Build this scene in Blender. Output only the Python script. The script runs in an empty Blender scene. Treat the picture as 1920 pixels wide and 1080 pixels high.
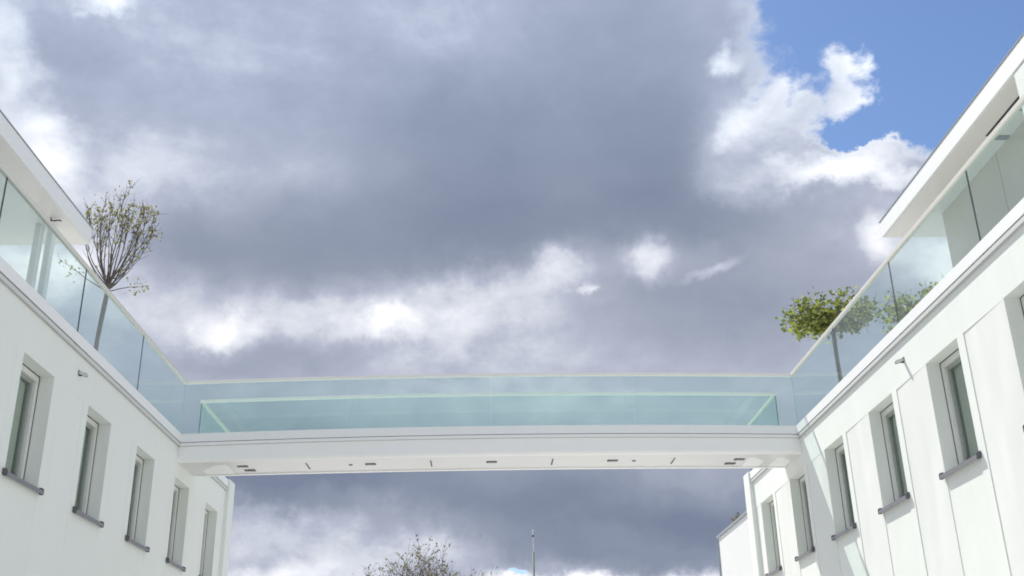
import bpy, bmesh, math, random
from mathutils import Vector, Matrix, noise

scene = bpy.context.scene
col = scene.collection
random.seed(7)

# ------------------------------------------------------------------ camera
cam_d = bpy.data.cameras.new("camera")
cam = bpy.data.objects.new("camera", cam_d)
col.objects.link(cam)
cam_d.sensor_width = 36.0
cam_d.lens = 37.256
cam_d.clip_start = 0.1
cam_d.clip_end = 6000
RGT = Vector((0.99958888, -0.02088658, -0.01964228))
UPV = Vector((0.00999282, -0.38833346, 0.92146474))
FWD = Vector((0.026874, 0.92128219, 0.3879651))
M3 = Matrix((RGT, UPV, -FWD)).transposed()
cam.matrix_world = Matrix.Translation((5.8756, -20.0263, 1.6)) @ M3.to_4x4()
scene.camera = cam

# ------------------------------------------------------------------ light
SUN = Vector((-1.0, 1.5, 2.4)).normalized()      # towards the sun
sun_el = math.asin(SUN.z)
sun_az = math.atan2(SUN.x, SUN.y)                # from +Y towards +X
sd = bpy.data.lights.new("sun", 'SUN')
sd.energy = 4.2
sd.angle = math.radians(0.53)
sd.color = (1.0, 0.965, 0.91)
sun = bpy.data.objects.new("sun", sd)
sun.rotation_euler = (-SUN).to_track_quat('-Z', 'Y').to_euler()
sun.location = (0, 0, 60)
col.objects.link(sun)

scene.view_settings.view_transform = 'Standard'
scene.view_settings.look = 'None'
scene.view_settings.gamma = 1.0
scene.view_settings.use_curve_mapping = False
scene.view_settings.exposure = 0.32
scene.cycles.filter_width = 1.8
scene.cycles.max_bounces = 14
scene.cycles.transparent_max_bounces = 24
scene.cycles.diffuse_bounces = 5

CLOUD_TONE = [  # azimuth, elevation, half width, half height (degrees), tilt, amount
    (4.39, 27.93, 18.14, 7.74, -7.5, -0.24), (-5.24, 24.82, 15.04, 4.59, 7.0, -0.2), (12.1, 27.7, 5.37, 6.5, -5.4, -0.14),
    (10.93, 35.35, 11.16, 7.07, -5.4, -0.16), (-13.61, 25.49, 7.8, 4.76, -4.4, -0.14), (-8.75, 32.02, 16.35, 6.1, 3.7, -0.1),
    (-17.44, 34.93, 10.67, 3.19, 1.5, 0.1), (-23.26, 32.89, 5.78, 2.35, 1.9, -0.1), (-0.19, 24.01, 8.18, 2.31, -7.7, -0.06),
    (-1.8, 36.96, 5.23, 2.71, 0.7, 0.05), (3.27, 32.78, 5.81, 3.26, -27.4, 0.05), (-9.59, 34.71, 4.0, 1.63, 4.3, 0.05),
    (-27.78, 31.93, 2.16, 3.53, 13.1, 0.46), (-24.65, 27.85, 2.96, 2.52, -18.8, 0.62), (-23.31, 35.68, 2.09, 0.76, 11.4, 0.55),
    (-18.7, 28.25, 4.99, 2.44, 7.7, 0.2), (-11.11, 28.78, 3.14, 1.68, 4.4, 0.07), (-17.58, 23.98, 4.27, 2.49, -22.7, -0.12),
    (-26.41, 29.89, 2.97, 2.83, 11.8, 0.16), (-20.64, 25.53, 3.36, 3.24, 7.9, 0.12), (-19.44, 20.76, 4.95, 3.51, -13.7, 0.12),
    (-6.37, 21.35, 13.94, 2.01, 12.9, 0.14), (2.91, 22.51, 13.01, 2.33, 17.0, 0.16), (-14.67, 19.53, 2.28, 1.38, -5.6, 0.42),
    (-15.18, 20.32, 5.69, 2.22, 4.4, 0.12), (-5.58, 20.57, 2.73, 1.14, 1.2, 0.36), (-8.15, 20.73, 5.11, 1.42, 2.1, 0.14),
    (4.88, 23.31, 2.19, 1.27, -2.3, 0.36), (9.92, 23.83, 1.73, 1.61, -13.5, 0.42), (6.49, 22.37, 0.8, 0.35, 20.5, 0.4),
    (13.64, 23.28, 2.4, 0.46, 20.8, 0.26), (12.04, 24.0, 4.89, 1.72, 13.6, 0.12), (1.33, 21.39, 6.8, 2.6, 8.3, 0.14),
    (-12.98, 18.24, 6.85, 1.67, 3.3, -0.16), (-8.09, 19.31, 5.65, 1.42, 1.9, -0.12), (12.0, 20.58, 10.76, 3.13, -4.6, -0.1),
    (19.68, 20.91, 7.35, 3.59, -7.4, -0.1), (14.82, 19.2, 7.55, 2.81, -5.3, -0.04), (-0.24, 19.4, 8.54, 2.58, -0.6, 0.1),
    (16.5, 25.52, 6.63, 2.8, 2.3, -0.1), (21.37, 24.28, 5.14, 2.19, -8.8, 0.04), (22.35, 23.3, 1.68, 1.64, -9.0, 0.45),
    (25.91, 21.61, 3.17, 2.4, -10.0, 0.5), (21.19, 27.58, 3.82, 1.2, -5.7, 0.75), (24.29, 26.13, 2.52, 0.59, -20.1, 0.45),
    (16.11, 29.5, 3.57, 3.81, -44.2, 0.2), (17.71, 27.61, 3.34, 1.39, -7.8, 0.2), (19.3, 29.88, 2.75, 1.64, -8.9, 0.15),
    (15.55, 34.28, 1.44, 0.97, -7.6, 0.55), (17.63, 31.24, 3.4, 1.95, 9.3, 0.22), (22.76, 32.02, 3.01, 1.86, -10.9, 0.46),
    (22.67, 29.99, 2.37, 0.97, -10.5, 0.4), (18.97, 31.73, 1.84, 0.83, 8.6, 0.24), (16.27, 30.6, 1.84, 1.14, 19.2, 0.22),
    (14.66, 28.0, 2.08, 1.47, -43.8, 0.14), (-1.46, 12.88, 23.84, 3.91, -4.3, -0.32), (8.79, 9.98, 12.34, 3.0, -6.3, -0.28),
    (-8.34, 12.58, 10.2, 1.92, -2.9, -0.12), (-11.2, 13.33, 8.37, 2.19, 1.7, -0.12), (2.52, 9.23, 7.38, 1.09, -5.1, -0.1),
    (9.79, 8.45, 8.29, 0.81, -5.3, -0.1), (-9.93, 10.91, 5.58, 0.7, -14.5, -0.1), (-9.98, 11.72, 7.27, 1.9, -6.6, -0.12),
    (13.27, 10.17, 6.04, 2.7, -3.2, -0.14), (-9.82, 9.03, 7.16, 1.59, -11.0, 0.2), (-11.35, 7.56, 4.54, 1.15, 0.5, 0.52),
    (2.47, 7.47, 4.49, 0.7, -1.3, 0.3), (-3.15, 8.9, 4.77, 1.2, 7.3, 0.2), (2.05, 7.67, 1.97, 0.7, -1.2, 0.42),
    (8.88, 7.36, 8.27, 0.69, -2.1, 0.24), (-5.93, 8.24, 5.55, 1.23, -0.1, 0.04), (6.83, 10.33, 3.97, 0.66, -6.9, 0.05),
    (8.87, 7.28, 8.27, 0.8, -2.1, 0.4), (-25.01, 22.19, 3.34, 2.36, 8.7, 0.45), (-22.73, 22.8, 2.67, 1.33, 8.0, 0.3),
    (-25.33, 19.5, 4.99, 2.61, 7.8, -0.06),
]
CLOUD_COVER = [  # azimuth, elevation, half width, half height (degrees), tilt, amount
    (24.63, 35.11, 11.54, 7.75, -12.3, -2.1), (29.75, 30.45, 8.16, 7.69, -14.3, -1.8), (25.8, 29.37, 5.39, 2.91, -4.5, -1.4),
    (34.39, 34.31, 11.07, 9.21, -17.8, -1.8), (22.44, 31.94, 2.57, 2.27, -10.7, 1.05), (23.91, 30.16, 2.62, 1.07, -20.3, 0.6),
    (22.67, 29.99, 2.07, 0.81, -10.5, 0.55), (22.15, 28.8, 3.23, 0.7, -15.6, -1.3), (17.26, 30.88, 3.42, 1.94, 5.1, 0.6),
    (15.51, 33.96, 1.63, 1.19, -7.5, 0.8), (13.92, 29.77, 4.13, 5.02, -6.4, 0.9), (21.18, 26.67, 4.96, 1.7, -7.4, 2.0),
    (24.68, 25.24, 3.59, 1.13, -22.2, 1.9), (21.37, 24.28, 8.57, 2.47, -8.8, 1.4), (19.04, 28.26, 2.11, 1.38, -8.5, 0.35),
    (18.8, 30.65, 1.83, 0.72, 9.0, -0.55), (17.15, 32.28, 1.86, 0.73, 13.6, -0.5), (20.17, 31.39, 1.23, 1.62, -9.5, -0.45),
    (16.15, 29.78, 1.22, 0.57, 19.5, -0.35), (24.46, 31.41, 1.18, 0.79, -11.7, -0.3), (2.06, 8.23, 0.68, 0.3, -1.2, -2.0),
]


class NT:
    """small helper that strings shader nodes together"""
    def __init__(self, tree):
        self.t = tree
        self.t.nodes.clear()
    def n(self, typ, **kw):
        nd = self.t.nodes.new(typ)
        for k, v in kw.items():
            setattr(nd, k, v)
        return nd
    def put(self, sock, val):
        if hasattr(val, "is_output"):
            self.t.links.new(val, sock)
        else:
            sock.default_value = val
    def math(self, op, a, b=None, c=None, clamp=False):
        nd = self.n('ShaderNodeMath', operation=op, use_clamp=clamp)
        for i, v in enumerate((a, b, c)):
            if v is not None:
                self.put(nd.inputs[i], v)
        return nd.outputs[0]
    def vmath(self, op, a, b=None, scale=None):
        nd = self.n('ShaderNodeVectorMath', operation=op)
        self.put(nd.inputs[0], a)
        if b is not None:
            self.put(nd.inputs[1], b)
        if scale is not None:
            self.put(nd.inputs['Scale'], scale)
        return nd.outputs['Value'] if op in ('LENGTH', 'DOT_PRODUCT') else nd.outputs[0]
    def noise(self, vec, scale, detail=4, rough=0.55, out='Fac', dist=0.0):
        nd = self.n('ShaderNodeTexNoise')
        if vec is not None:
            self.put(nd.inputs['Vector'], vec)
        nd.inputs['Scale'].default_value = scale
        nd.inputs['Detail'].default_value = detail
        nd.inputs['Roughness'].default_value = rough
        nd.inputs['Distortion'].default_value = dist
        return nd.outputs[out]
    def maprange(self, v, a, b, c, d, kind='SMOOTHSTEP'):
        nd = self.n('ShaderNodeMapRange', interpolation_type=kind)
        self.put(nd.inputs[0], v)
        for i, x in enumerate((a, b, c, d)):
            self.put(nd.inputs[i + 1], x)
        return nd.outputs[0]
    def mix(self, f, a, b, mode='MIX'):
        nd = self.n('ShaderNodeMix', data_type='RGBA', blend_type=mode)
        self.put(nd.inputs[0], f)
        self.put(nd.inputs[6], a)
        self.put(nd.inputs[7], b)
        return nd.outputs[2]
    def ramp(self, f, stops):
        nd = self.n('ShaderNodeValToRGB')
        cr = nd.color_ramp
        while len(cr.elements) < len(stops):
            cr.elements.new(0.5)
        for e, (p, c) in zip(cr.elements, stops):
            e.position = p
            e.color = (*c, 1)
        self.put(nd.inputs[0], f)
        return nd.outputs[0]

# ------------------------------------------------------------------ sky (world)
world = bpy.data.worlds.new("World")
scene.world = world
world.use_nodes = True
w = NT(world.node_tree)
SKY_STRENGTH = 0.1
tc = w.n('ShaderNodeTexCoord')
vec = tc.outputs['Generated']
sky = w.n('ShaderNodeTexSky', sky_type='NISHITA')
sky.sun_disc = False
sky.sun_elevation = sun_el
sky.sun_rotation = sun_az
sky.air_density = 1.0
sky.dust_density = 0.6
sky.ozone_density = 1.6
# azimuth and elevation in degrees, the air's turbulence bending them
sep = w.n('ShaderNodeSeparateXYZ')
w.put(sep.inputs[0], vec)
az = w.math('MULTIPLY', w.math('ARCTAN2', sep.outputs[0], sep.outputs[1]), 57.29578)
el = w.math('MULTIPLY', w.math('ARCSINE', sep.outputs[2]), 57.29578)
cmb = w.n('ShaderNodeCombineXYZ')
w.put(cmb.inputs[0], az)
w.put(cmb.inputs[1], el)
n_big = w.noise(vec, 5.0, 5, 0.55, 'Color')
n_mid = w.noise(vec, 16.0, 7, 0.62, 'Color')
off = w.vmath('ADD', w.vmath('SCALE', w.vmath('SUBTRACT', n_big, (0.5, 0.5, 0.5)), scale=4.0),
              w.vmath('SCALE', w.vmath('SUBTRACT', n_mid, (0.5, 0.5, 0.5)), scale=3.6))
pos = w.vmath('MULTIPLY', w.vmath('ADD', cmb.outputs[0], off), (1, 1, 0))
def blobs(table, acc):
    p_now = pos
    for i, (a, e, rx, ry, rot, amt) in enumerate(table):
        if i and i % 10 == 0:        # keeps the node program short-lived on the stack
            p_now = w.n('ShaderNodeVectorMath', operation='MULTIPLY_ADD')
            w.put(p_now.inputs[0], acc)
            p_now.inputs[1].default_value = (1e-7, 1e-7, 0)
            w.put(p_now.inputs[2], pos)
            p_now = p_now.outputs[0]
        m = w.n('ShaderNodeMapping', vector_type='TEXTURE')
        w.put(m.inputs[0], p_now)
        m.inputs['Location'].default_value = (a, e, 0)
        m.inputs['Rotation'].default_value = (0, 0, math.radians(rot))
        m.inputs['Scale'].default_value = (rx, ry, 1)
        l = w.vmath('LENGTH', m.outputs[0])
        f = w.maprange(l, 1.25, 0.0, 0.0, 1.0, 'SMOOTHERSTEP')
        acc = w.math('MULTIPLY_ADD', f, amt, acc)
    return acc
flat = w.vmath('MULTIPLY', vec, (1.0, 1.0, 1.7))
fine = w.noise(flat, 9.0, 9, 0.60, dist=0.3)
soft = w.noise(flat, 3.2, 5, 0.5)
fine2 = w.noise(flat, 30.0, 8, 0.62, dist=0.2)
tone1 = blobs(CLOUD_TONE, w.math('MULTIPLY_ADD', soft, 0.40, 0.30))
rag = w.maprange(tone1, 0.34, 0.75, 0.11, 0.85, 'LINEAR')       # lit edges are ragged, the dark bases smooth
cover = blobs(CLOUD_COVER, w.math('MULTIPLY_ADD', soft, 0.6, 1.25))
cover = w.math('MULTIPLY_ADD', w.math('SUBTRACT', fine, 0.5), 1.7, cover)
cover = w.math('MULTIPLY_ADD', w.math('SUBTRACT', fine2, 0.5), 1.2, cover)
tone = w.math('MULTIPLY_ADD', w.math('SUBTRACT', fine, 0.5), rag, tone1)
tone = w.math('MULTIPLY_ADD', w.math('SUBTRACT', fine2, 0.5), w.math('MULTIPLY', rag, 0.65), tone)
edge = w.maprange(cover, 0.45, 1.25, 0.22, 0.0)                  # thin edges glow
tone = w.math('ADD', tone, edge)
away = w.vmath('DOT_PRODUCT', vec, tuple(-SUN))                  # clouds opposite the sun, out of view, brightened to light the bridge front
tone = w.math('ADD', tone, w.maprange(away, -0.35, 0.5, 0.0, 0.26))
mask = w.maprange(cover, 0.12, 0.78, 0.0, 1.0)
over = w.math('MAXIMUM', w.math('SUBTRACT', tone, 0.70), 0.0)
tone = w.math('MULTIPLY_ADD', over, -0.5, tone)                  # bright cores roll off
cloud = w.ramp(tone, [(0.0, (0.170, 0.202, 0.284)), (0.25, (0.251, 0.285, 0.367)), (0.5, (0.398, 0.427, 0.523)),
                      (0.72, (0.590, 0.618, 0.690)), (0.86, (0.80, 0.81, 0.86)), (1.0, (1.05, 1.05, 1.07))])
hue = w.maprange(el, 22.0, 36.0, 0.0, 1.0)                        # a bluer cast higher up
cloud = w.mix(hue, cloud, w.mix(1.0, cloud, (0.96, 1.015, 1.08, 1), 'MULTIPLY'))
cloud = w.mix(1.0, cloud, (0.95 / SKY_STRENGTH,) * 3 + (1,), 'MULTIPLY')
skyc = w.mix(1.0, sky.outputs[0], (0.93, 1.04, 1.20, 1), 'MULTIPLY')
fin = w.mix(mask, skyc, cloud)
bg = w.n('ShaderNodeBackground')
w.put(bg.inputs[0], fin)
bg.inputs[1].default_value = SKY_STRENGTH
wo = w.n('ShaderNodeOutputWorld')
w.t.links.new(bg.outputs[0], wo.inputs[0])

# ------------------------------------------------------------------ materials
def material(name):
    m = bpy.data.materials.new(name)
    m.use_nodes = True
    return m, NT(m.node_tree)

def paint(name, base, rough=0.75, var=0.04, scale=3.0, bump=0.15, grain=140.0, spec=0.3, streak=0.0, metal=0.0, wavy=0.0):
    m, t = material(name)
    g = t.n('ShaderNodeNewGeometry').outputs['Position']
    n1 = t.noise(g, scale, 5, 0.6)
    k = t.math('MULTIPLY_ADD', n1, var * 2, 1 - var)
    if streak:
        v = t.vmath('MULTIPLY', g, (7.0, 7.0, 0.5))
        s = t.noise(v, 1.0, 5, 0.6)
        s = t.maprange(s, 0.5, 0.8, 0.0, streak)
        k = t.math('SUBTRACT', k, s)
    c = t.vmath('SCALE', tuple(base), scale=k)
    b = t.n('ShaderNodeBsdfPrincipled')
    t.put(b.inputs['Base Color'], c)
    b.inputs['Roughness'].default_value = rough
    b.inputs['Specular IOR Level'].default_value = spec
    b.inputs['Metallic'].default_value = metal
    if bump:
        bp = t.n('ShaderNodeBump')
        bp.inputs['Strength'].default_value = bump
        bp.inputs['Distance'].default_value = 0.004
        t.put(bp.inputs['Height'], t.noise(g, grain, 3, 0.6))
        if wavy:                     # trowelled unevenness of a rendered wall
            b2 = t.n('ShaderNodeBump')
            b2.inputs['Strength'].default_value = 1.0
            b2.inputs['Distance'].default_value = wavy
            t.put(b2.inputs['Height'], t.noise(t.vmath('MULTIPLY', g, (1.0, 1.3, 0.6)), 1.1, 1, 0.5))
            t.put(bp.inputs['Normal'], b2.outputs[0])
        t.put(b.inputs['Normal'], bp.outputs[0])
    o = t.n('ShaderNodeOutputMaterial')
    t.t.links.new(b.outputs[0], o.inputs[0])
    return m

def glass(name, tint, haze=0.05, hazecol=(0.75, 0.85, 0.83), refl=1.0):
    """thin sheet glass: tinted transmission, mirror reflection by angle, a pale haze mixed in"""
    m, t = material(name)
    tr = t.n('ShaderNodeBsdfTransparent')
    tr.inputs[0].default_value = (*tint, 1)
    gl = t.n('ShaderNodeBsdfGlossy')
    gl.inputs['Roughness'].default_value = 0.0
    gl.inputs[0].default_value = (refl, refl, refl, 1)
    fr = t.n('ShaderNodeFresnel')
    fr.inputs[0].default_value = 1.5
    df = t.n('ShaderNodeBsdfDiffuse')
    df.inputs[0].default_value = (*hazecol, 1)
    tl = t.n('ShaderNodeBsdfTranslucent')
    tl.inputs[0].default_value = (*hazecol, 1)
    ad = t.n('ShaderNodeMixShader')
    ad.inputs[0].default_value = 0.5
    t.t.links.new(df.outputs[0], ad.inputs[1])
    t.t.links.new(tl.outputs[0], ad.inputs[2])
    g = t.n('ShaderNodeNewGeometry').outputs['Position']
    nz = t.noise(g, 1.6, 5, 0.6)
    dm = t.n('ShaderNodeMixShader')
    t.put(dm.inputs[0], t.math('MULTIPLY', nz, haze * 2))
    t.t.links.new(tr.outputs[0], dm.inputs[1])
    t.t.links.new(ad.outputs[0], dm.inputs[2])
    mx = t.n('ShaderNodeMixShader')
    bf = t.n('ShaderNodeNewGeometry').outputs['Backfacing']
    t.put(mx.inputs[0], t.math('MULTIPLY', fr.outputs[0], t.math('SUBTRACT', 1.0, bf)))
    t.t.links.new(dm.outputs[0], mx.inputs[1])
    t.t.links.new(gl.outputs[0], mx.inputs[2])
    o = t.n('ShaderNodeOutputMaterial')
    t.t.links.new(mx.outputs[0], o.inputs[0])
    return m

M = {}
M['render'] = paint('white_render', (0.765, 0.79, 0.75), 0.85, 0.025, 1.2, 0.35, 160, 0.2, 0.03, 0.0, 0.025)
M['render_bay'] = paint('offwhite_render', (0.74, 0.755, 0.725), 0.9, 0.02, 1.5, 0.4, 130, 0.2, 0.03, 0.0, 0.055)
M['board'] = paint('white_board', (0.82, 0.825, 0.815), 0.55, 0.02, 1.0, 0.05, 60, 0.4, 0.02)
M['bridge_paint'] = paint('bridge_white_paint', (0.86, 0.855, 0.84), 0.42, 0.025, 1.0, 0.06, 30, 0.45, 0.02)
M['soffit'] = paint('soffit_panel', (0.80, 0.795, 0.775), 0.20, 0.03, 1.2, 0.02, 3, 0.5)
M['frame'] = paint('window_frame_paint', (0.70, 0.71, 0.67), 0.35, 0.02, 2.0, 0, 1, 0.5)
M['sash'] = paint('sash_grey', (0.33, 0.35, 0.34), 0.35, 0.02, 2.0, 0, 1, 0.5)
M['gasket'] = paint('rubber_gasket', (0.03, 0.03, 0.032), 0.7, 0.05, 2, 0)
M['sill'] = paint('grey_sill_metal', (0.20, 0.195, 0.215), 0.45, 0.06, 6, 0.03, 60, 0.5)
M['sill_cap'] = paint('dark_sill_cap', (0.11, 0.108, 0.12), 0.5, 0.06, 6, 0)
M['alu'] = paint('clamp_profile_alu', (0.62, 0.62, 0.60), 0.4, 0.03, 2, 0, 1, 0.5)
M['rail'] = paint('handrail_metal', (0.66, 0.64, 0.58), 0.28, 0.03, 2, 0, 1, 0.5)
M['rail_white'] = paint('bridge_handrail_metal', (0.80, 0.79, 0.74), 0.28, 0.03, 2, 0, 1, 0.5)
M['joint'] = paint('dark_joint', (0.05, 0.055, 0.06), 0.8, 0.05, 3, 0)
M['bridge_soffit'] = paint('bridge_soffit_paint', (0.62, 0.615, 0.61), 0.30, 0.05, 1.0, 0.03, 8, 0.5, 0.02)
M['joint_soft'] = paint('grey_joint', (0.45, 0.45, 0.44), 0.8, 0.05, 3, 0)
M['glass'] = glass('balustrade_glass', (0.880, 0.948, 0.934), 0.032)
M['edge_dark'] = paint('green_glass_edge', (0.02, 0.05, 0.045), 0.15, 0.05, 4, 0, 1, 0.6)  # glass edge seen obliquely, its dark look put into the colour
M['edge_pale'] = paint('pale_glass_edge', (0.42, 0.62, 0.62), 0.15, 0.05, 4, 0, 1, 0.6)  # same glass edge seen face-on and lit, brightness put into the colour
M['cladding'] = paint('grey_cladding', (0.57, 0.525, 0.44), 0.12, 0.04, 0.8, 0.02, 3, 0.5)
M['curtain'] = paint('grey_blind', (0.58, 0.58, 0.55), 0.9, 0.05, 2.0, 0)
M['lamp_dark'] = paint('dark_luminaire', (0.035, 0.035, 0.038), 0.4, 0.05, 4, 0)
M['lamp_grey'] = paint('luminaire_louvre', (0.22, 0.22, 0.23), 0.3, 0.05, 4, 0)
M['metal_roof'] = paint('grey_flashing', (0.30, 0.33, 0.35), 0.45, 0.08, 3, 0)
M['far_wall'] = paint('distant_gable_render', (0.70, 0.71, 0.70), 0.9, 0.03, 0.6, 0.2, 60, 0.2, 0.03)
M['bark'] = paint('bark', (0.12, 0.105, 0.095), 0.9, 0.25, 14, 0.5, 50, 0.2)
M['bark_pale'] = paint('pale_twig_bark', (0.21, 0.19, 0.175), 0.9, 0.25, 14, 0.3, 50, 0.2)
M['bark_grey'] = paint('plane_bark', (0.20, 0.18, 0.15), 0.9, 0.3, 9, 0.4, 50, 0.2)
M['steel'] = paint('pole_paint', (0.16, 0.20, 0.17), 0.5, 0.05, 2, 0)
M['steel_pale'] = paint('pole_paint_pale', (0.55, 0.55, 0.55), 0.5, 0.05, 2, 0)
M['paving'] = paint('courtyard_paving', (0.60, 0.595, 0.57), 0.9, 0.08, 0.8, 0.4, 40, 0.2)
M['terrace'] = paint('terrace_paving', (0.5, 0.49, 0.47), 0.9, 0.06, 1.0, 0.3, 40, 0.2)
M['rust'] = paint('brown_cable', (0.09, 0.065, 0.045), 0.8, 0.1, 8, 0)

def window_glass():
    m, t = material('window_pane_glass')
    tr = t.n('ShaderNodeBsdfTransparent')
    tr.inputs[0].default_value = (0.86, 0.895, 0.865, 1)
    gl = t.n('ShaderNodeBsdfGlossy')
    gl.inputs['Roughness'].default_value = 0.015
    gl.inputs[0].default_value = (0.85, 0.95, 0.9, 1)
    fr = t.n('ShaderNodeFresnel')
    fr.inputs[0].default_value = 1.75
    mx = t.n('ShaderNodeMixShader')
    bf = t.n('ShaderNodeNewGeometry').outputs['Backfacing']
    t.put(mx.inputs[0], t.math('MULTIPLY', fr.outputs[0], t.math('SUBTRACT', 1.0, bf)))
    t.t.links.new(tr.outputs[0], mx.inputs[1])
    t.t.links.new(gl.outputs[0], mx.inputs[2])
    o = t.n('ShaderNodeOutputMaterial')
    t.t.links.new(mx.outputs[0], o.inputs[0])
    return m
M['pane'] = window_glass()

def leaf_mat(name, a, b, c):
    m, t = material(name)
    g = t.n('ShaderNodeNewGeometry')
    r = t.ramp(g.outputs['Random Per Island'], [(0.0, a), (0.5, b), (1.0, c)])
    df = t.n('ShaderNodeBsdfPrincipled')
    t.put(df.inputs['Base Color'], r)
    df.inputs['Roughness'].default_value = 0.55
    tl = t.n('ShaderNodeBsdfTranslucent')
    t.put(tl.inputs[0], t.vmath('MULTIPLY', r, (1.5, 1.6, 0.9)))
    mx = t.n('ShaderNodeMixShader')
    mx.inputs[0].default_value = 0.45
    t.t.links.new(df.outputs[0], mx.inputs[1])
    t.t.links.new(tl.outputs[0], mx.inputs[2])
    o = t.n('ShaderNodeOutputMaterial')
    t.t.links.new(mx.outputs[0], o.inputs[0])
    return m
M['leaf_plane'] = leaf_mat('plane_leaf', (0.06, 0.08, 0.03), (0.17, 0.20, 0.055), (0.34, 0.36, 0.12))
M['leaf_olive'] = leaf_mat('sparse_leaf', (0.12, 0.10, 0.08), (0.18, 0.17, 0.09), (0.30, 0.30, 0.13))
M['leaf_dry'] = leaf_mat('dry_leaf', (0.10, 0.09, 0.08), (0.14, 0.125, 0.105), (0.19, 0.175, 0.13))

# ------------------------------------------------------------------ mesh helpers
def link(name, bm, mat, parent=None, smooth=False, bevel=0.0, stuff=False):
    me = bpy.data.meshes.new(name)
    bmesh.ops.recalc_face_normals(bm, faces=bm.faces)
    bm.to_mesh(me)
    bm.free()
    for mt in (mat if isinstance(mat, (list, tuple)) else [mat]):
        me.materials.append(M[mt])
    if smooth:
        for p in me.polygons:
            p.use_smooth = True
    o = bpy.data.objects.new(name, me)
    col.objects.link(o)
    if parent:
        o.parent = parent
        o.matrix_parent_inverse = parent.matrix_world.inverted() if False else Matrix.Translation(-parent.location)
    if bevel:
        b = o.modifiers.new("bevel", 'BEVEL')
        b.width = bevel
        b.segments = 2
        b.limit_method = 'ANGLE'
        b.angle_limit = math.radians(35)
    if stuff:
        o['kind'] = 'stuff'
    return o

def tag(o, label, cat, group=None):
    o['label'] = label
    o['category'] = cat
    if group:
        o['group'] = group
    return o

def thing(name, label, cat, loc=(0, 0, 0), group=None):
    o = bpy.data.objects.new(name, None)
    o.empty_display_size = 0.3
    col.objects.link(o)
    o.location = loc
    return tag(o, label, cat, group)

def box(bm, x0, x1, y0, y1, z0, z1, mi=0):
    x0, x1 = min(x0, x1), max(x0, x1)
    y0, y1 = min(y0, y1), max(y0, y1)
    z0, z1 = min(z0, z1), max(z0, z1)
    v = [bm.verts.new(p) for p in ((x0, y0, z0), (x1, y0, z0), (x1, y1, z0), (x0, y1, z0),
                                   (x0, y0, z1), (x1, y0, z1), (x1, y1, z1), (x0, y1, z1))]
    fs = []
    for f in ((0, 3, 2, 1), (4, 5, 6, 7), (0, 1, 5, 4), (1, 2, 6, 5), (2, 3, 7, 6), (3, 0, 4, 7)):
        fc = bm.faces.new([v[i] for i in f])
        fc.material_index = mi
        fs.append(fc)
    return fs

def boxobj(name, dims, mat, parent=None, bevel=0.0):
    bm = bmesh.new()
    box(bm, *dims)
    return link(name, bm, mat, parent, bevel=bevel)

def sweep(bm, pts, radii, sides=6, cap=True):
    """tapered tube along points"""
    rings = []
    up = Vector((0.13, 0.37, 0.92))
    for i, p in enumerate(pts):
        a = pts[max(i - 1, 0)]
        b = pts[min(i + 1, len(pts) - 1)]
        d = (b - a)
        if d.length < 1e-6:
            d = Vector((0, 0, 1))
        d.normalize()
        s = d.cross(up)
        if s.length < 0.1:
            s = d.cross(Vector((1, 0, 0)))
        s.normalize()
        t = d.cross(s)
        r = radii[i]
        rings.append([bm.verts.new(p + s * (r * math.cos(k * 2 * math.pi / sides)) + t * (r * math.sin(k * 2 * math.pi / sides))) for k in range(sides)])
    for r0, r1 in zip(rings, rings[1:]):
        for k in range(sides):
            bm.faces.new((r0[k], r0[(k + 1) % sides], r1[(k + 1) % sides], r1[k]))
    if cap:
        bm.faces.new(rings[0][::-1])
        bm.faces.new(rings[-1])

# ------------------------------------------------------------------ ground
bm = bmesh.new()
S = 2500
N = 24
for i in range(N):
    for j in range(N):
        x0, x1 = -S + 2 * S * i / N, -S + 2 * S * (i + 1) / N
        y0, y1 = -S + 2 * S * j / N, -S + 2 * S * (j + 1) / N
        bm.faces.new([bm.verts.new(p) for p in ((x0, y0, 0), (x1, y0, 0), (x1, y1, 0), (x0, y1, 0))])
bmesh.ops.remove_doubles(bm, verts=bm.verts, dist=0.01)
g = link('ground', bm, 'paving')
g['kind'] = 'structure'

# ------------------------------------------------------------------ the two buildings
W = 12.0
Y_NEAR, Y_END = -16.0, 4.45
Z_HEAD, Z_SILL = 6.225, 4.69
Z_LEDGE0, Z_LEDGE1 = 6.87, 7.04

def side_x(side, u):
    return -u if side < 0 else W + u

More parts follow.
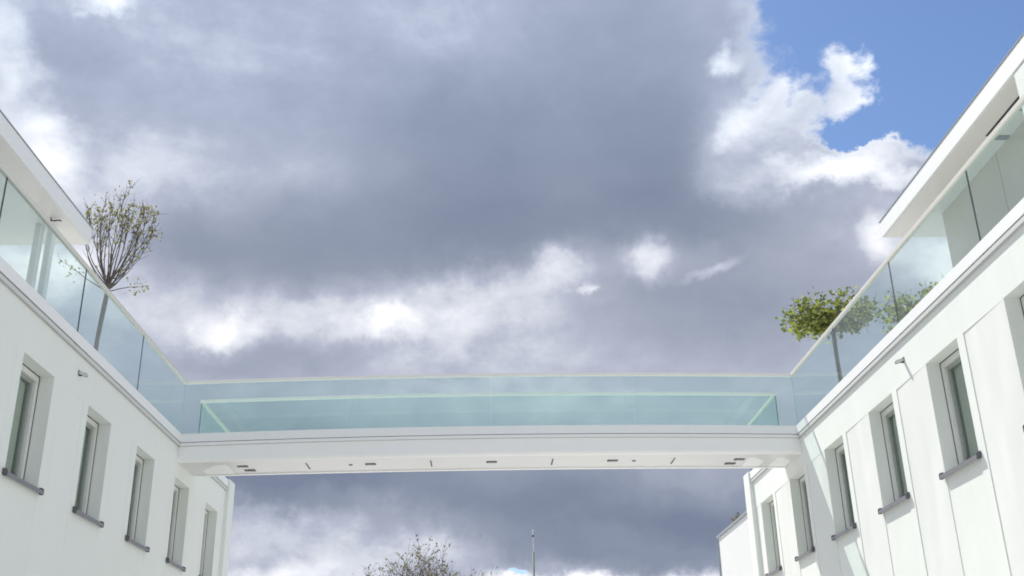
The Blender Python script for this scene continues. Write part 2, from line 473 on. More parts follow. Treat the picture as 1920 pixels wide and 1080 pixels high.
def facade(side, building, centers, half, bay):
    """outer wall skin: pilaster strips, slightly sunk bays and spandrels, deep window reveals"""
    REV = 0.36
    cuts = [Y_NEAR]
    cells = []                       # (y0, y1, kind)
    prev = Y_NEAR
    for c in centers:                # from near (most negative) to far
        a, b = c - half, c + half
        cells.append((prev, a - 0.19, 'bay'))
        cells.append((a - 0.19, a, 'pil'))
        cells.append((a, b, 'win'))
        prev = b
    # beyond the last window
    g0 = centers[-1] + (centers[-1] - centers[-2]) - half
    cells.append((prev, min(g0 - 0.19, 3.95), 'bay0'))
    cells.append((min(g0 - 0.19, 3.95), Y_END - 0.02, 'pil'))
    def zrows(kind):
        pass
    zs = [0.0, 4.62, Z_SILL, 6.213, Z_HEAD, 6.86]
    def depth(kind, zi, near):
        z0 = zs[zi]
        if kind == 'win':
            if zi == 0:
                return bay * 1.0
            if zi == 1:
                return 0.0 if False else bay
            if zi in (2, 3):
                return None          # opening
            return 0.0
        if kind in ('bay', 'bay0'):
            if zi >= 3:
                return 0.0
            return 0.001 if near else bay
        return 0.0
    bm = bmesh.new()
    def P(u, y, z):
        return bm.verts.new((side_x(side, u), y, z))
    def quad(pts, mi):
        vs = [P(*p) for p in pts]
        try:
            f = bm.faces.new(vs)
            f.material_index = mi
        except ValueError:
            pass
    def dd(ci, zi, near):
        if zi < 0 or zi >= len(zs) - 1:
            return 0.0
        d = depth(cells[ci][2], zi, near)
        return REV if d is None else d
    for ci, (y0, y1, kind) in enumerate(cells):
        for zi in range(len(zs) - 1):
            z0, z1 = zs[zi], zs[zi + 1]
            d = depth(kind, zi, True)
            n_, f_ = dd(ci, zi, True), dd(ci, zi, False)
            mi = 1 if (side > 0 and kind in ('bay', 'bay0') and zi < 3) else 0
            if d is not None:
                quad(((n_, y0, z0), (f_, y1, z0), (f_, y1, z1), (n_, y0, z1)), mi)
            # step to the cell above
            if zi + 1 < len(zs) - 1:
                a0, a1 = dd(ci, zi + 1, True), dd(ci, zi + 1, False)
                if abs(a0 - n_) > 1e-6 or abs(a1 - f_) > 1e-6:
                    if abs(a0 - n_) < 1e-6:
                        quad(((n_, y0, z1), (f_, y1, z1), (a1, y1, z1)), 0)
                    else:
                        quad(((n_, y0, z1), (f_, y1, z1), (a1, y1, z1), (a0, y0, z1)), 0)
            # step to the next cell further away
            if ci + 1 < len(cells):
                b0 = dd(ci + 1, zi, True)
                if abs(b0 - f_) > 1e-6:
                    quad(((f_, y1, z0), (b0, y1, z0), (b0, y1, z1), (f_, y1, z1)), 0)
    bmesh.ops.remove_doubles(bm, verts=bm.verts, dist=0.0005)
    o = link('wall', bm, ['render', 'render_bay'], building)
    return o

def make_window(side, building, y0, y1):
    """frame, sash, pane, blind behind, gasket, metal sill with end caps; under its building"""
    def X(u):
        return side_x(side, u)
    z0, z1 = Z_SILL, Z_HEAD
    bm = bmesh.new()
    fw = 0.085
    ua, ub = 0.20, 0.275
    e = 0.004
    box(bm, X(ua), X(ub), y0 + e, y0 + fw, z0 + e, z1 - e)
    box(bm, X(ua), X(ub), y1 - fw, y1 - e, z0 + e, z1 - e)
    box(bm, X(ua), X(ub), y0 + fw, y1 - fw, z1 - fw, z1 - e)
    box(bm, X(ua), X(ub), y0 + fw, y1 - fw, z0 + e, z0 + fw)
    fr = link('window', bm, 'frame', building, bevel=0.004)
    # sash (grey inner frame)
    bm = bmesh.new()
    sw = 0.045
    a0, a1, b0, b1 = y0 + fw + .003, y1 - fw - .003, z0 + fw + .003, z1 - fw - .003
    box(bm, X(0.245), X(0.30), a0, a0 + sw, b0, b1)
    box(bm, X(0.245), X(0.30), a1 - sw, a1, b0, b1)
    box(bm, X(0.245), X(0.30), a0 + sw, a1 - sw, b1 - sw, b1)
    box(bm, X(0.245), X(0.30), a0 + sw, a1 - sw, b0, b0 + sw)
    link('sash', bm, 'sash', fr)
    boxobj('pane', (X(0.272), X(0.280), a0 + sw, a1 - sw, b0 + sw, b1 - sw), 'pane', fr)
    bm = bmesh.new()
    # pleated blind hanging close behind the pane
    k = 14
    for i in range(k):
        ya = a0 + sw + (a1 - a0 - 2 * sw) * i / k
        yb = a0 + sw + (a1 - a0 - 2 * sw) * (i + 1) / k
        ym = (ya + yb) / 2
        box(bm, X(0.318), X(0.324), ya + .002, yb - .002, b0 + sw, b1 - sw)
    link('blind', bm, 'curtain', fr)
    # thin rubber gasket between reveal and frame
    bm = bmesh.new()
    q = 0.012
    box(bm, X(ua - 0.006), X(ua - 0.001), y1 - q, y1 - 0.001, z0 + .01, z1 - .001)
    box(bm, X(ua - 0.006), X(ua - 0.001), y0 + .001, y1 - q, z1 - q, z1 - .001)
    link('gasket', bm, 'gasket', fr)
    # sill
    bm = bmesh.new()
    def prism(yA, yB, prof):
        A = [bm.verts.new((X(u), yA, z)) for u, z in prof]
        B = [bm.verts.new((X(u), yB, z)) for u, z in prof]
        n = len(prof)
        bm.faces.new(A)
        bm.faces.new(B[::-1])
        for i in range(n):
            bm.faces.new((A[i], A[(i + 1) % n], B[(i + 1) % n], B[i]))
    prism(y0 - 0.045, y1 + 0.045, [(0.198, 4.700), (-0.062, 4.672), (-0.062, 4.618), (-0.056, 4.618), (-0.056, 4.655), (0.198, 4.682)])
    s = link('sill', bm, 'sill', fr)
    for yA, yB in ((y0 - 0.063, y0 - 0.0455), (y1 + 0.0455, y1 + 0.063)):
        bm = bmesh.new()
        A = [(-0.001, 4.716), (-0.05, 4.706), (-0.066, 4.686), (-0.066, 4.614), (-0.02, 4.616), (-0.001, 4.640)]
        prism(yA, yB, A)
        link('sill_cap', bm, 'sill_cap', fr, bevel=0.004)
    return fr

# prism inside make_window closes over bm; keep a module level copy for other profiles
def extrude_y(bm, prof, ya, yb):
    A = [bm.verts.new((x, ya, z)) for x, z in prof]
    B = [bm.verts.new((x, yb, z)) for x, z in prof]
    n = len(prof)
    bm.faces.new(A)
    bm.faces.new(B[::-1])
    for i in range(n):
        bm.faces.new((A[i], A[(i + 1) % n], B[(i + 1) % n], B[i]))

LC = [0.52 + 2.367 * k for k in (-6, -5, -4, -3, -2, -1, 0, 1)]
RC = [0.52 + 2.410 * k for k in (-6, -5, -4, -3, -2, -1, 0, 1)]

def building(side):
    if side < 0:
        b = thing('white_building', 'white rendered building in shade with roof canopy on slim posts and sparse tree', 'building', (-0.0, 0, 0), 'white buildings joined by the footbridge')
    else:
        b = thing('white_building', 'sunlit white building with grey clad roof storey and panelled wall', 'building', (W, 0, 0), 'white buildings joined by the footbridge')
    def X(u):
        return side_x(side, u)
    facade(side, b, LC if side < 0 else RC, 0.515 if side < 0 else 0.53, 0.0025 if side < 0 else 0.011)
    for c in (LC if side < 0 else RC):
        h = 0.515 if side < 0 else 0.53
        make_window(side, b, c - h, c + h)
    # solid core behind the skin
    bm = bmesh.new()
    box(bm, X(0.37), X(9.0), Y_NEAR + .01, Y_END - .02, 0, 6.84)
    link('core', bm, 'render', b)
    # near and far gable returns
    boxobj('end_wall', (X(0.001), X(9.0), Y_NEAR - 0.3, Y_NEAR - .001, 0, 7.04), 'render', b)
    # end pier standing proud of the wall
    boxobj('end_pier', (X(-0.085), X(9.0), 3.962, Y_END + .03, 0, 7.06), 'render', b, bevel=0.01) if False else None
    bm = bmesh.new()
    box(bm, X(-0.085), X(0.36), 3.965, 4.47, 0, 7.06)
    link('end_pier', bm, 'render', b, bevel=0.012)
    # terrace slab whose white edge shows behind the foot of the glass
    bm = bmesh.new()
    box(bm, X(0.012), X(9.0), Y_NEAR, 3.95, 6.875, 7.04)
    link('slab_edge', bm, 'board', b, bevel=0.004)
    bm = bmesh.new()
    box(bm, X(-0.050), X(-0.030), Y_NEAR, -0.030, 6.880, 7.042)
    box(bm, X(-0.050), X(-0.030), 1.29, 3.955, 6.880, 7.042)
    link('cover_strip', bm, 'board', b, bevel=0.003)
    boxobj('terrace', (X(0.02), X(8.9), Y_NEAR + .05, 3.9, 7.041, 7.06), 'terrace', b)
    # aluminium clamp profile under the glass, with a dark joint line above and below
    bm = bmesh.new()
    box(bm, X(-0.042), X(0.05), Y_NEAR, -0.012, 6.806, 6.862)
    box(bm, X(-0.042), X(0.05), 1.262, 3.955, 6.806, 6.862)
    link('clamp_profile', bm, 'alu', b, bevel=0.004)
    bm = bmesh.new()
    box(bm, X(-0.018), X(0.011), Y_NEAR, -0.02, 6.8625, 6.874)
    box(bm, X(-0.018), X(0.011), 1.27, 3.95, 6.8625, 6.874)
    link('seal', bm, 'joint', b)
    bm = bmesh.new()
    box(bm, X(-0.030), X(-0.001), Y_NEAR, -0.02, 6.797, 6.8055)
    box(bm, X(-0.030), X(-0.001), 1.27, 3.95, 6.797, 6.8055)
    link('seal', bm, 'joint_soft', b)
    # roof canopy
    ry1 = -3.35
    ux = 0.885
    bm = bmesh.new()
    zt = 9.80
    box(bm, X(ux), X(8.5), Y_NEAR, ry1, 9.512, zt)
    link('roof', bm, 'board', b, bevel=0.006)
    bm = bmesh.new()
    box(bm, X(ux + .03), X(8.4), Y_NEAR + .1, ry1 - .03, 9.500, 9.5115)
    link('soffit', bm, 'soffit', b)
    bm = bmesh.new()
    box(bm, X(ux - 0.012), X(8.45), Y_NEAR, ry1 + 0.012, 9.801, 9.816)
    link('roof_flashing', bm, 'metal_roof', b)
    if side > 0:
        # set back roof storey clad in big grey panels
        edges = [-4.27, -5.35, -6.31, -7.27, -8.36]
        for a, c in zip(edges, edges[1:]):
            bm = bmesh.new()
            box(bm, X(1.58), X(1.61), a - .006, c + .006, 7.07, 9.498)
            link('wall_panel', bm, 'cladding', b, bevel=0.003)
        a = 13.58
        k = 0
        while a < 19.5:
            bm = bmesh.new()
            box(bm, a + .036, a + 1.0, -4.30, -4.262, 7.07, 9.498)
            link('wall_panel', bm, 'cladding', b, bevel=0.003)
            a += 0.99
        boxobj('core', (X(1.615), X(7.5), -16, -4.31, 7.07, 9.497), 'render', b)
        boxobj('stair_block', (X(0.90), X(1.575), -12.6, -8.37, 7.07, 9.495), 'render', b, bevel=0.008)
        # black slot grille and two short light bars in the soffit
        bm = bmesh.new()
        box(bm, X(1.21), X(1.235), -8.36, -6.80, 9.4925, 9.4995)
        box(bm, X(1.265), X(1.29), -8.36, -6.80, 9.4925, 9.4995)
        link('slot_grille', bm, 'lamp_dark', b)
        bm = bmesh.new()
        box(bm, X(1.236), X(1.264), -8.36, -6.80, 9.496, 9.4995)
        link('slot_louvre', bm, 'lamp_grey', b)
        for yy in (-6.76, -7.55):
            bm = bmesh.new()
            box(bm, X(1.33), X(1.56), yy - .055, yy + .055, 9.484, 9.4995)
            link('soffit_bracket', bm, 'lamp_grey', b)
    else:
        # slim twin post under the canopy
        bm = bmesh.new()
        box(bm, -1.49, -1.39, -4.19, -4.05, 7.07, 9.499)
        link('canopy_post', bm, 'board', b, bevel=0.006)
        bm = bmesh.new()
        box(bm, -1.31, -1.21, -4.13, -3.99, 7.07, 9.499)
        link('canopy_post', bm, 'board', b, bevel=0.006)
        boxobj('core', (X(4.4), X(8.0), -16, -5.5, 7.07, 9.497), 'render', b)
        pass
    return b

left_b = building(-1)
right_b = building(1)

# ------------------------------------------------------------------ glass balustrades
RAIL_Z = 8.055
def pane_y(parent, x, y0, y1, z0=6.872, z1=8.049, edge='edge_dark'):
    bm = bmesh.new()
    fs = box(bm, x - 0.008, x + 0.008, y0, y1, z0, z1)
    for f in fs:
        n = f.calc_center_median()
        if abs(n.y - y0) < 1e-4 or abs(n.y - y1) < 1e-4:
            f.material_index = 1
    return link('glass_pane', bm, ['glass', edge], parent)

def rail_along_y(parent, x, y0, y1):
    bm = bmesh.new()
    box(bm, x - 0.030, x + 0.030, y0, y1, 8.050, 8.112)
    return link('handrail', bm, 'rail', parent, bevel=0.006)

def side_balustrade(side, label, rear=False):
    x = -0.0 if side < 0 else W
    x += 0.014 * (1 if side < 0 else -1)
    t = thing('glass_balustrade', label, 'balustrade', (x, 1.26 if rear else -0.03, 7.0), 'glass balustrades round the terraces')
    ys = [1.262, 3.95] if rear else [-0.012, -2.74, -5.57, -8.38, -11.2, -14.0]
    for a, b in zip(ys, ys[1:]):
        lo, hi = min(a, b), max(a, b)
        pane_y(t, x, lo + 0.007, hi - 0.007, edge='edge_dark' if (rear or lo < -3) else 'edge_pale')
    rail_along_y(t, x, min(ys), max(ys) - (0.0 if rear else 0.016))
    return t
side_balustrade(-1, 'frameless glass balustrade beside the left roof canopy, cream handrail')
side_balustrade(1, 'frameless glass balustrade beside the right grey clad roof storey')
side_balustrade(-1, 'short glass balustrade running on behind the left end of the bridge', True)
side_balustrade(1, 'short glass balustrade running on behind the right end of the bridge', True)

def camber(x, k):
    return k * (1 - ((x - 6.0) / 6.0) ** 2)

def long_x(bm, y0, y1, z0, z1, k0, k1, x0=0.0, x1=W, n=24):
    """box running along X that follows the bridge's camber"""
    prev = None
    for i in range(n + 1):
        x = x0 + (x1 - x0) * i / n
        r = [bm.verts.new(p) for p in ((x, y0, z0 + camber(x, k0)), (x, y1, z0 + camber(x, k0)), (x, y1, z1 + camber(x, k1)), (x, y0, z1 + camber(x, k1)))]
        if prev:
            for j in range(4):
                bm.faces.new((prev[j], prev[(j + 1) % 4], r[(j + 1) % 4], r[j]))
        else:
            bm.faces.new(r[::-1])
        prev = r
    bm.faces.new(prev)

CT, CB = 0.08, 0.048
def bridge_balustrade(y, label, z0):
    t = thing('glass_balustrade', label, 'balustrade', (6, y, 7.05), 'glass balustrades round the terraces')
    xs = [0.012, 3.2, 6.0, 8.8, W - 0.012]
    for a, b in zip(xs, xs[1:]):
        bm = bmesh.new()
        long_x(bm, y - 0.008, y + 0.008, z0, 8.049, CT, CT, a + 0.004, b - 0.004, 6)
        bm.normal_update()
        for f in bm.faces:
            c = f.calc_center_median()
            if abs(c.x - a - 0.004) < 1e-4 or abs(c.x - b + 0.004) < 1e-4:
                f.material_index = 1
        link('glass_pane', bm, ['glass', 'edge_pale'], t)
    bm = bmesh.new()
    long_x(bm, y - 0.030, y + 0.030, 8.050, 8.112, CT, CT, -0.01, W + 0.01)
    link('handrail', bm, 'rail_white', t, bevel=0.006)
    return t
bridge_balustrade(-0.004, 'front glass balustrade of the footbridge with cream handrail', 6.872)
bridge_balustrade(1.274, 'rear glass balustrade of the footbridge seen through the front glass', 6.90)

# ------------------------------------------------------------------ footbridge
fb = thing('footbridge', 'white cambered footbridge spanning between the two white buildings', 'footbridge', (6, 0.6, 6.5))
bm = bmesh.new()
long_x(bm, 0.018, 1.255, 6.90, 7.04, CT, CT, 0.002, W - 0.002)
link('deck', bm, 'board', fb, bevel=0.004)
bm = bmesh.new()
long_x(bm, -0.030, -0.016, 6.876, 7.042, CT, CT, 0.045, W - 0.045)
link('cover_strip', bm, 'board', fb, bevel=0.003)
bm = bmesh.new()
long_x(bm, -0.036, 0.05, 6.806, 6.862, CT, CT, 0.002, W - 0.002)
link('clamp_profile', bm, 'board', fb, bevel=0.004)
bm = bmesh.new()
long_x(bm, -0.012, 0.04, 6.8625, 6.874, CT, CT, 0.002, W - 0.002)
long_x(bm, -0.002, 0.04, 6.797, 6.805, CT, CT, 0.002, W - 0.002)
link('seal', bm, 'joint_soft', fb)
# beam: rounded lower front edge, drawn as profile swept along the camber
def beam_profile():
    pr = [(0.045, 6.803), (0.0, 6.797)]
    r = 0.07
    zb = 6.50
    for i in range(7):
        a = math.pi / 2 * i / 6
        pr.append((r - r * math.cos(a), zb + r - r * math.sin(a)))
    pr += [(1.15, 6.512), (1.15, 6.495), (1.255, 6.50), (1.255, 6.80)]
    return pr
bm = bmesh.new()
prev = None
n = 30
for i in range(n + 1):
    x = 0.002 + (W - 0.004) * i / n
    ring = []
    for (y, z) in beam_profile():
        f = (z - 6.50) / 0.30
        ring.append(bm.verts.new((x, y, z + camber(x, CB + (CT - CB) * max(0, min(1, f))))))
    if prev:
        m_ = len(ring)
        for j in range(m_):
            fc = bm.faces.new((prev[j], prev[(j + 1) % m_], ring[(j + 1) % m_], ring[j]))
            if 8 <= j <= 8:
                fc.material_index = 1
    else:
        bm.faces.new(ring[::-1])
    prev = ring
bm.faces.new(prev)
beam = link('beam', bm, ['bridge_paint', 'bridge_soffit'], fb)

def soffit_box(name, x0, x1, y0, y1, mat, drop=0.006, skew=0.0):
    bm = bmesh.new()
    xm = (x0 + x1) / 2
    z = 6.500 + camber(xm, CB)
    box(bm, x0, x1, y0, y1, z + 0.012 - drop - 0.004, z + 0.012)
    return link(name, bm, mat, fb)
def downlight(x, y):
    o = soffit_box('downlight', x - 0.105, x + 0.105, y - 0.07, y + 0.07, 'lamp_dark', 0.010)
    bm = bmesh.new()
    z = 6.500 + camber(x, CB) - 0.003
    for i in (-1, 0, 1):
        box(bm, x - 0.075, x + 0.075, y + i * 0.035 - 0.009, y + i * 0.035 + 0.009, z - 0.006, z + 0.002)
    link('louvre', bm, 'lamp_grey', o)
for x in (3.62, 6.0, 8.39):
    downlight(x, 0.56)
for x, s in ((1.14, 1), (10.90, -1)):
    downlight(x, 0.50)
    downlight(x + 0.09 * s - 0.02, 0.86)
for x in (2.39, 4.81, 7.20, 9.60):
    soffit_box('expansion_slot', x - 0.012, x + 0.012, 0.34, 0.86, 'joint', 0.006)
for x in (3.23, 8.82):
    soffit_box('sensor', x - 0.035, x + 0.035, 0.56, 0.62, 'lamp_dark', 0.012)
# white plates standing in for sunlit patches on the soffit near each wall
for x0, x1 in ((0.30, 0.86), (11.06, 11.42), (11.62, 11.97)):
    soffit_box('lit_patch', x0, x1, 0.34, 1.10, 'board', 0.004)

# ------------------------------------------------------------------ spouts on the walls
def spout(side, y, z, label):
    t = thing('overflow_spout', label, 'spout', (side_x(side, 0), y, z), 'overflow spouts under the terrace edges')
    def X(u):
        return side_x(side, u)
    bm = bmesh.new()
    L, h, dz = 0.125, 0.024, 0.045
    for (a0, a1, b0, b1) in ((-h, h, -h, -h + .005), (-h, h, h - .005, h), (-h, -h + .005, -h, h), (h - .005, h, -h, h)):
        vs = []
        for u, dr in ((0.0, 0), (-L, -dz)):
            for (yy, zz) in ((a0, b0), (a1, b0), (a1, b1), (a0, b1)):
                vs.append(bm.verts.new((X(u), y + yy, z + zz + dr)))
        for f in ((0, 1, 2, 3), (7, 6, 5, 4), (0, 4, 5, 1), (1, 5, 6, 2), (2, 6, 7, 3), (3, 7, 4, 0)):
            bm.faces.new([vs[i] for i in f])
    link('tube', bm, 'alu', t)
    bm = bmesh.new()
    box(bm, X(-0.1), X(-0.002), y - h + .006, y + h - .006, z - h - .02, z + h - .03)
    link('mouth', bm, 'joint', t)
    bm = bmesh.new()
    box(bm, X(-0.008), X(0.0), y - h - .012, y + h + .012, z - h - .012, z + h + .012)
    link('rosette', bm, 'lamp_grey', t)
spout(-1, -5.26, 6.55, 'short square overflow spout on the shaded left wall above the windows')
spout(1, -5.47, 6.53, 'short square overflow spout on the sunlit right wall casting a thin shadow')

# little cable end under the left canopy
bm = bmesh.new()
pts = [Vector((-1.16, -4.42, 9.50)), Vector((-1.14, -4.40, 9.455)), Vector((-1.08, -4.42, 9.44)), Vector((-1.02, -4.40, 9.46)), Vector((-0.98, -4.42, 9.435))]
sweep(bm, pts, [0.008, 0.010, 0.014, 0.010, 0.012], 6)
pts = [Vector((-1.10, -4.42, 9.443)), Vector((-1.11, -4.46, 9.42)), Vector((-1.16, -4.47, 9.43))]
sweep(bm, pts, [0.008, 0.012, 0.007], 6)
tag(link('cable_end', bm, 'rust', None, smooth=True), 'small loose brown cable end hanging under the left roof canopy', 'cable')

# ------------------------------------------------------------------ trees
def leaf(bm, p, size, rnd, up=0.3):
    d = Vector((rnd.gauss(0, 1), rnd.gauss(0, 1), rnd.gauss(0, .7) - up)).normalized()
    s = d.cross(Vector((rnd.gauss(0, 1), rnd.gauss(0, 1), rnd.gauss(0, 1)))).normalized()
    nrm = d.cross(s)
    L = size * rnd.uniform(.7, 1.3)
    Wd = L * rnd.uniform(.35, .5)
    a = bm.verts.new(p)
    b = bm.verts.new(p + d * L * .5 + s * Wd + nrm * L * .08)
    c = bm.verts.new(p + d * L)
    e = bm.verts.new(p + d * L * .5 - s * Wd + nrm * L * .08)
    bm.faces.new((a, b, c))
    bm.faces.new((a, c, e))

def curve_pts(p0, d0, length, n, rnd, bend=Vector((0, 0, 0.25)), jit=0.10):
    pts = [p0.copy()]
    d = d0.normalized()
    for i in range(n):
        d = (d + bend / n + Vector((rnd.gauss(0, jit), rnd.gauss(0, jit), rnd.gauss(0, jit))) ).normalized()
        pts.append(pts[-1] + d * (length / n))
    return pts

def upswept_tree():
    """thin standard tree, upswept bare branches, few leaves"""
    rnd = random.Random(11)
    base = Vector((-1.5, -0.98, 7.06))
    t = thing('roof_terrace_tree', 'thin nearly leafless tree with upswept branches behind the left glass balustrade', 'tree', base)
    fork = Vector((-1.46, -0.80, 9.80))
    bm = bmesh.new()
    tp = [base, base.lerp(fork, .3) + Vector((.01, .0, 0)), base.lerp(fork, .6) + Vector((-.015, 0, 0)), base.lerp(fork, .85), fork + Vector((0.02, 0, .14))]
    sweep(bm, tp, [.05, .045, .041, .048, .04], 9)
    link('trunk', bm, 'bark_grey', t, smooth=True)
    bm = bmesh.new()
    bl = bmesh.new()
    for i in range(30):
        a = i * 2.4 + rnd.uniform(-.3, .3)
        spread = 1.5 * math.sqrt(rnd.uniform(0.01, 1.0))
        start = fork + Vector((0, 0, rnd.uniform(-.12, .16)))
        d = Vector((math.cos(a) * spread, math.sin(a) * spread + .12, 1.0))
        L = rnd.uniform(1.9, 2.35) * (1.0 - .20 * spread)
        pts = curve_pts(start, d, L, 9, rnd, Vector((0, 0, .25)) - Vector((math.cos(a), math.sin(a), 0)) * spread * .75, .06)
        r0 = rnd.uniform(.010, .016)
        sweep(bm, pts, [r0 * (1 - .8 * k / 9) for k in range(10)], 5, False)
        for k in range(2, 10):
            for _ in range(0 if k < 4 else (1 if k < 6 else 4)):
                p = pts[k]
                dd = (pts[k] - pts[k - 1]).normalized() + Vector((rnd.gauss(0, .5), rnd.gauss(0, .5), rnd.gauss(0.1, .35)))
                tw = curve_pts(p, dd, rnd.uniform(.10, .34), 4, rnd, Vector((0, 0, .3)), .16)
                sweep(bm, tw, [.0055, .0045, .0035, .003, .002], 3, False)
                for q in tw[1:]:
                    if rnd.random() < (.10 + .36 * (k / 9) ** 2):
                        leaf(bl, q, .05, rnd)
        # denser leafy tips
        for _ in range(int(5 if rnd.random() < .6 else 14)):
            leaf(bl, pts[-1] + Vector((rnd.gauss(0, .09), rnd.gauss(0, .09), rnd.gauss(0, .09))), .055, rnd)
    # low side twigs reaching out, with leaf tufts
    for d, L in ((Vector((-.9, -.6, .55)), 1.0), (Vector((.7, .9, .62)), 1.05)):
        pts = curve_pts(fork + Vector((0, 0, -.1)), d, L, 8, rnd, Vector((0, 0, .1)), .07)
        sweep(bm, pts, [.012 * (1 - .7 * k / 8) for k in range(9)], 5, False)
        for _ in range(38):
            q = pts[rnd.choice((5, 6, 7, 8, 8))]
            leaf(bl, q + Vector((rnd.gauss(0, .10), rnd.gauss(0, .10), rnd.gauss(0, .07))), .055, rnd)
    br = link('branches', bm, 'bark', t, smooth=True, stuff=True)
    link('foliage', bl, 'leaf_olive', t, stuff=True)
    return t
upswept_tree()

def table_plane(x, y, zc, label, seed, rx=1.14, ry=1.15, rz=.38, n_leaf=2300):
    """plane tree trained to a flat table: trunk, horizontal limbs, big leaves"""
    rnd = random.Random(seed)
    t = thing('table_plane_tree', label, 'tree', (x, y, 7.06), 'flat trained trees on the right terrace')
    bm = bmesh.new()
    top = Vector((x, y, zc - .12))
    sweep(bm, [Vector((x + .02, y, 7.06)), Vector((x + .01, y, 8.0)), Vector((x - .01, y, 9.0)), top], [.06, .052, .047, .05], 9)
    link('trunk', bm, 'bark_grey', t, smooth=True)
    bm = bmesh.new()
    bl = bmesh.new()
    tips = []
    for i in range(12):
        a = i * 2 * math.pi / 12 + rnd.uniform(-.2, .2)
        d = Vector((math.cos(a), math.sin(a), rnd.uniform(.0, .35)))
        pts = curve_pts(top - Vector((0, 0, rnd.uniform(0, .1))), d, rnd.uniform(.8, 1.02), 7, rnd, Vector((0, 0, .05)), .09)
        sweep(bm, pts, [.024 * (1 - .75 * k / 7) for k in range(8)], 5, False)
        for k in range(1, 8):
            for _ in range(4):
                tw = curve_pts(pts[k], Vector((rnd.gauss(0, 1), rnd.gauss(0, 1), rnd.gauss(.0, .8))), rnd.uniform(.15, .38), 4, rnd, Vector((0, 0, .1)), .2)
                sweep(bm, tw, [.008, .006, .005, .004, .003], 4, False)
                tips += tw[2:]
    for k in range(n_leaf):
        for _ in range(20):
            if rnd.random() < .6:
                p = rnd.choice(tips) + Vector((rnd.gauss(0, .06), rnd.gauss(0, .06), rnd.gauss(0, .05)))
            else:
                p = Vector((x + rnd.uniform(-rx, rx), y + rnd.uniform(-ry, ry), zc + rnd.uniform(-rz, rz)))
            q = Vector(((p.x - x) / rx, (p.y - y) / ry, (p.z - zc) / rz))
            nz = noise.noise(p * 2.6 + Vector((seed, 0, 0)))
            if q.length < 1.0 + nz * .35 and nz > -.42:
                break
        leaf(bl, p, .095, rnd, .15)
    link('branches', bm, 'bark_grey', t, smooth=True, stuff=True)
    link('foliage', bl, 'leaf_plane', t, stuff=True)
    return t
table_plane(13.5, 1.50, 9.93, 'flat topped green tree on the right terrace, crown half above the handrail', 3)
table_plane(15.7, 1.45, 10.02, 'flat topped green tree farther back, crown seen through the right glass', 5, n_leaf=2100)

def bare_tree(x, y, top, r, label, seed, leafmat='leaf_dry', name='bare_tree', cat='tree', dens=0.22):
    """garden tree: trunk, limbs fanning up, dense twig work with withered leaves"""
    rnd = random.Random(seed)
    t = thing(name, label, cat, (x, y, 0))
    bm = bmesh.new()
    hub = Vector((x, y, top - r * 2.1))
    sweep(bm, [Vector((x, y, 0)), Vector((x + .1, y, hub.z * .5)), hub], [.28, .22, .19], 10)
    link('trunk', bm, 'bark', t, smooth=True)
    bm = bmesh.new()
    bl = bmesh.new()
    def grow(p, d, L, r0, lev):
        pts = curve_pts(p, d, L, 6, rnd, Vector((0, 0, .22)), .10)
        sweep(bm, pts, [max(.006, r0 * (1 - .6 * k / 6)) for k in range(7)], 5 if lev < 2 else 3, False)
        if lev >= 3:
            for q in pts[2:]:
                for _ in range(2):
                    if rnd.random() < dens:
                        leaf(bl, q + Vector((rnd.gauss(0, .05), rnd.gauss(0, .05), rnd.gauss(0, .05))), .13, rnd)
            return
        nchild = (6, 5, 4)[lev]
        for i in range(nchild):
            k = rnd.randint(2, 6)
            dd = (pts[k] - pts[k - 1]).normalized() + Vector((rnd.gauss(0, .55), rnd.gauss(0, .55), rnd.gauss(.05, .4)))
            grow(pts[k], dd, L * rnd.uniform(.42, .66), r0 * .5, lev + 1)
    for i in range(30):
        a = i * 2.4 + rnd.uniform(-.2, .2)
        s = .95 * math.sqrt((i + .5) / 30)
        grow(hub, Vector((math.cos(a) * s, math.sin(a) * s, 1)), r * rnd.uniform(1.35, 1.6), .08, 0)
    # a few straight shoots above the crown
    for i in range(3):
        p = hub + Vector((rnd.uniform(-.7, .9) * r, 0, r * 1.4))
        sweep(bm, curve_pts(p, Vector((rnd.uniform(-.1, .2), 0, 1)), r * .62, 5, rnd, Vector((0, 0, .1)), .05), [.035, .03, .025, .02, .014, .008], 4, False)
    link('branches', bm, 'bark_pale', t, smooth=True, stuff=True)
    link('foliage', bl, leafmat, t, stuff=True)
    return t
bare_tree(2.7, 40, 9.45, 2.6, 'rounded bare tree with dense dark twigs beyond the bridge, low in the gap', 21)
bare_tree(16.6, 45, 8.75, 1.4, 'tip of a green treetop at the bottom edge near the far gable', 8, 'leaf_plane', 'green_tree', 'tree', 0.9)

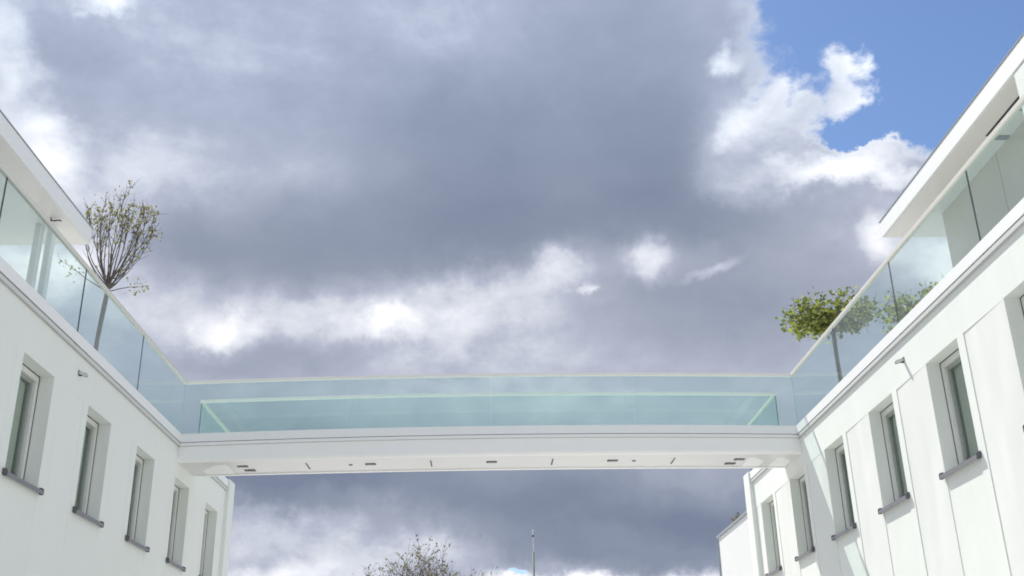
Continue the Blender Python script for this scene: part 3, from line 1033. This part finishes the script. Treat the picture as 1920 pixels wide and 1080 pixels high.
# ------------------------------------------------------------------ flagpole
t = thing('flagpole', 'slender bare flagpole standing beyond the bridge', 'flagpole', (8.5, 40, 0))
bm = bmesh.new()
sweep(bm, [Vector((8.5, 40, 0)), Vector((8.5, 40, 5)), Vector((8.5, 40, 10.9))], [.075, .065, .052], 12)
link('pole', bm, 'steel', t, smooth=True)
bm = bmesh.new()
sweep(bm, [Vector((8.5, 40, 10.901)), Vector((8.5, 40, 12.02))], [.036, .026], 10)
link('upper_pole', bm, 'steel_pale', t, smooth=True)
bm = bmesh.new()
bmesh.ops.create_uvsphere(bm, u_segments=12, v_segments=8, radius=0.06, matrix=Matrix.Translation((8.5, 40, 12.08)))
link('finial', bm, 'steel_pale', t, smooth=True)
bm = bmesh.new()
sweep(bm, [Vector((8.5, 40, 11.74)), Vector((8.5, 40, 11.86))], [.05, .05], 10)
link('pulley', bm, 'lamp_dark', t, smooth=True)

# ------------------------------------------------------------------ far building at the right
t = thing('distant_house', 'plain pale house wall with grey roof edge beyond the right building', 'house', (13.2, 9, 0))
bm = bmesh.new()
box(bm, 13.2, 22, 5.6, 13.65, 0, 7.16)
link('wall', bm, 'far_wall', t, bevel=0.01)
bm = bmesh.new()
box(bm, 13.14, 22.05, 5.55, 13.71, 7.161, 7.225)
link('roof_edge', bm, 'metal_roof', t, bevel=0.006)
bm = bmesh.new()
sweep(bm, [Vector((13.17, 13.70, 0)), Vector((13.17, 13.70, 7.1))], [.03, .03], 8)
link('downpipe', bm, 'metal_roof', t)
rnd = random.Random(4)
bm = bmesh.new()
for i in range(90):
    leaf(bm, Vector((13.3 + rnd.gauss(0, .07), 11.4 + rnd.gauss(0, .22), 7.235 + abs(rnd.gauss(0, .09)))), .08, rnd, -.6)
for i in range(6):
    sweep(bm, curve_pts(Vector((13.3, 11.4 + rnd.gauss(0, .12), 7.226)), Vector((0, rnd.gauss(0, .4), 1)), .17, 3, rnd), [.008, .006, .005, .004], 4)
tag(link('roof_weed', bm, 'leaf_dry', None), 'small brownish weed tuft growing on the distant house roof edge', 'plant')
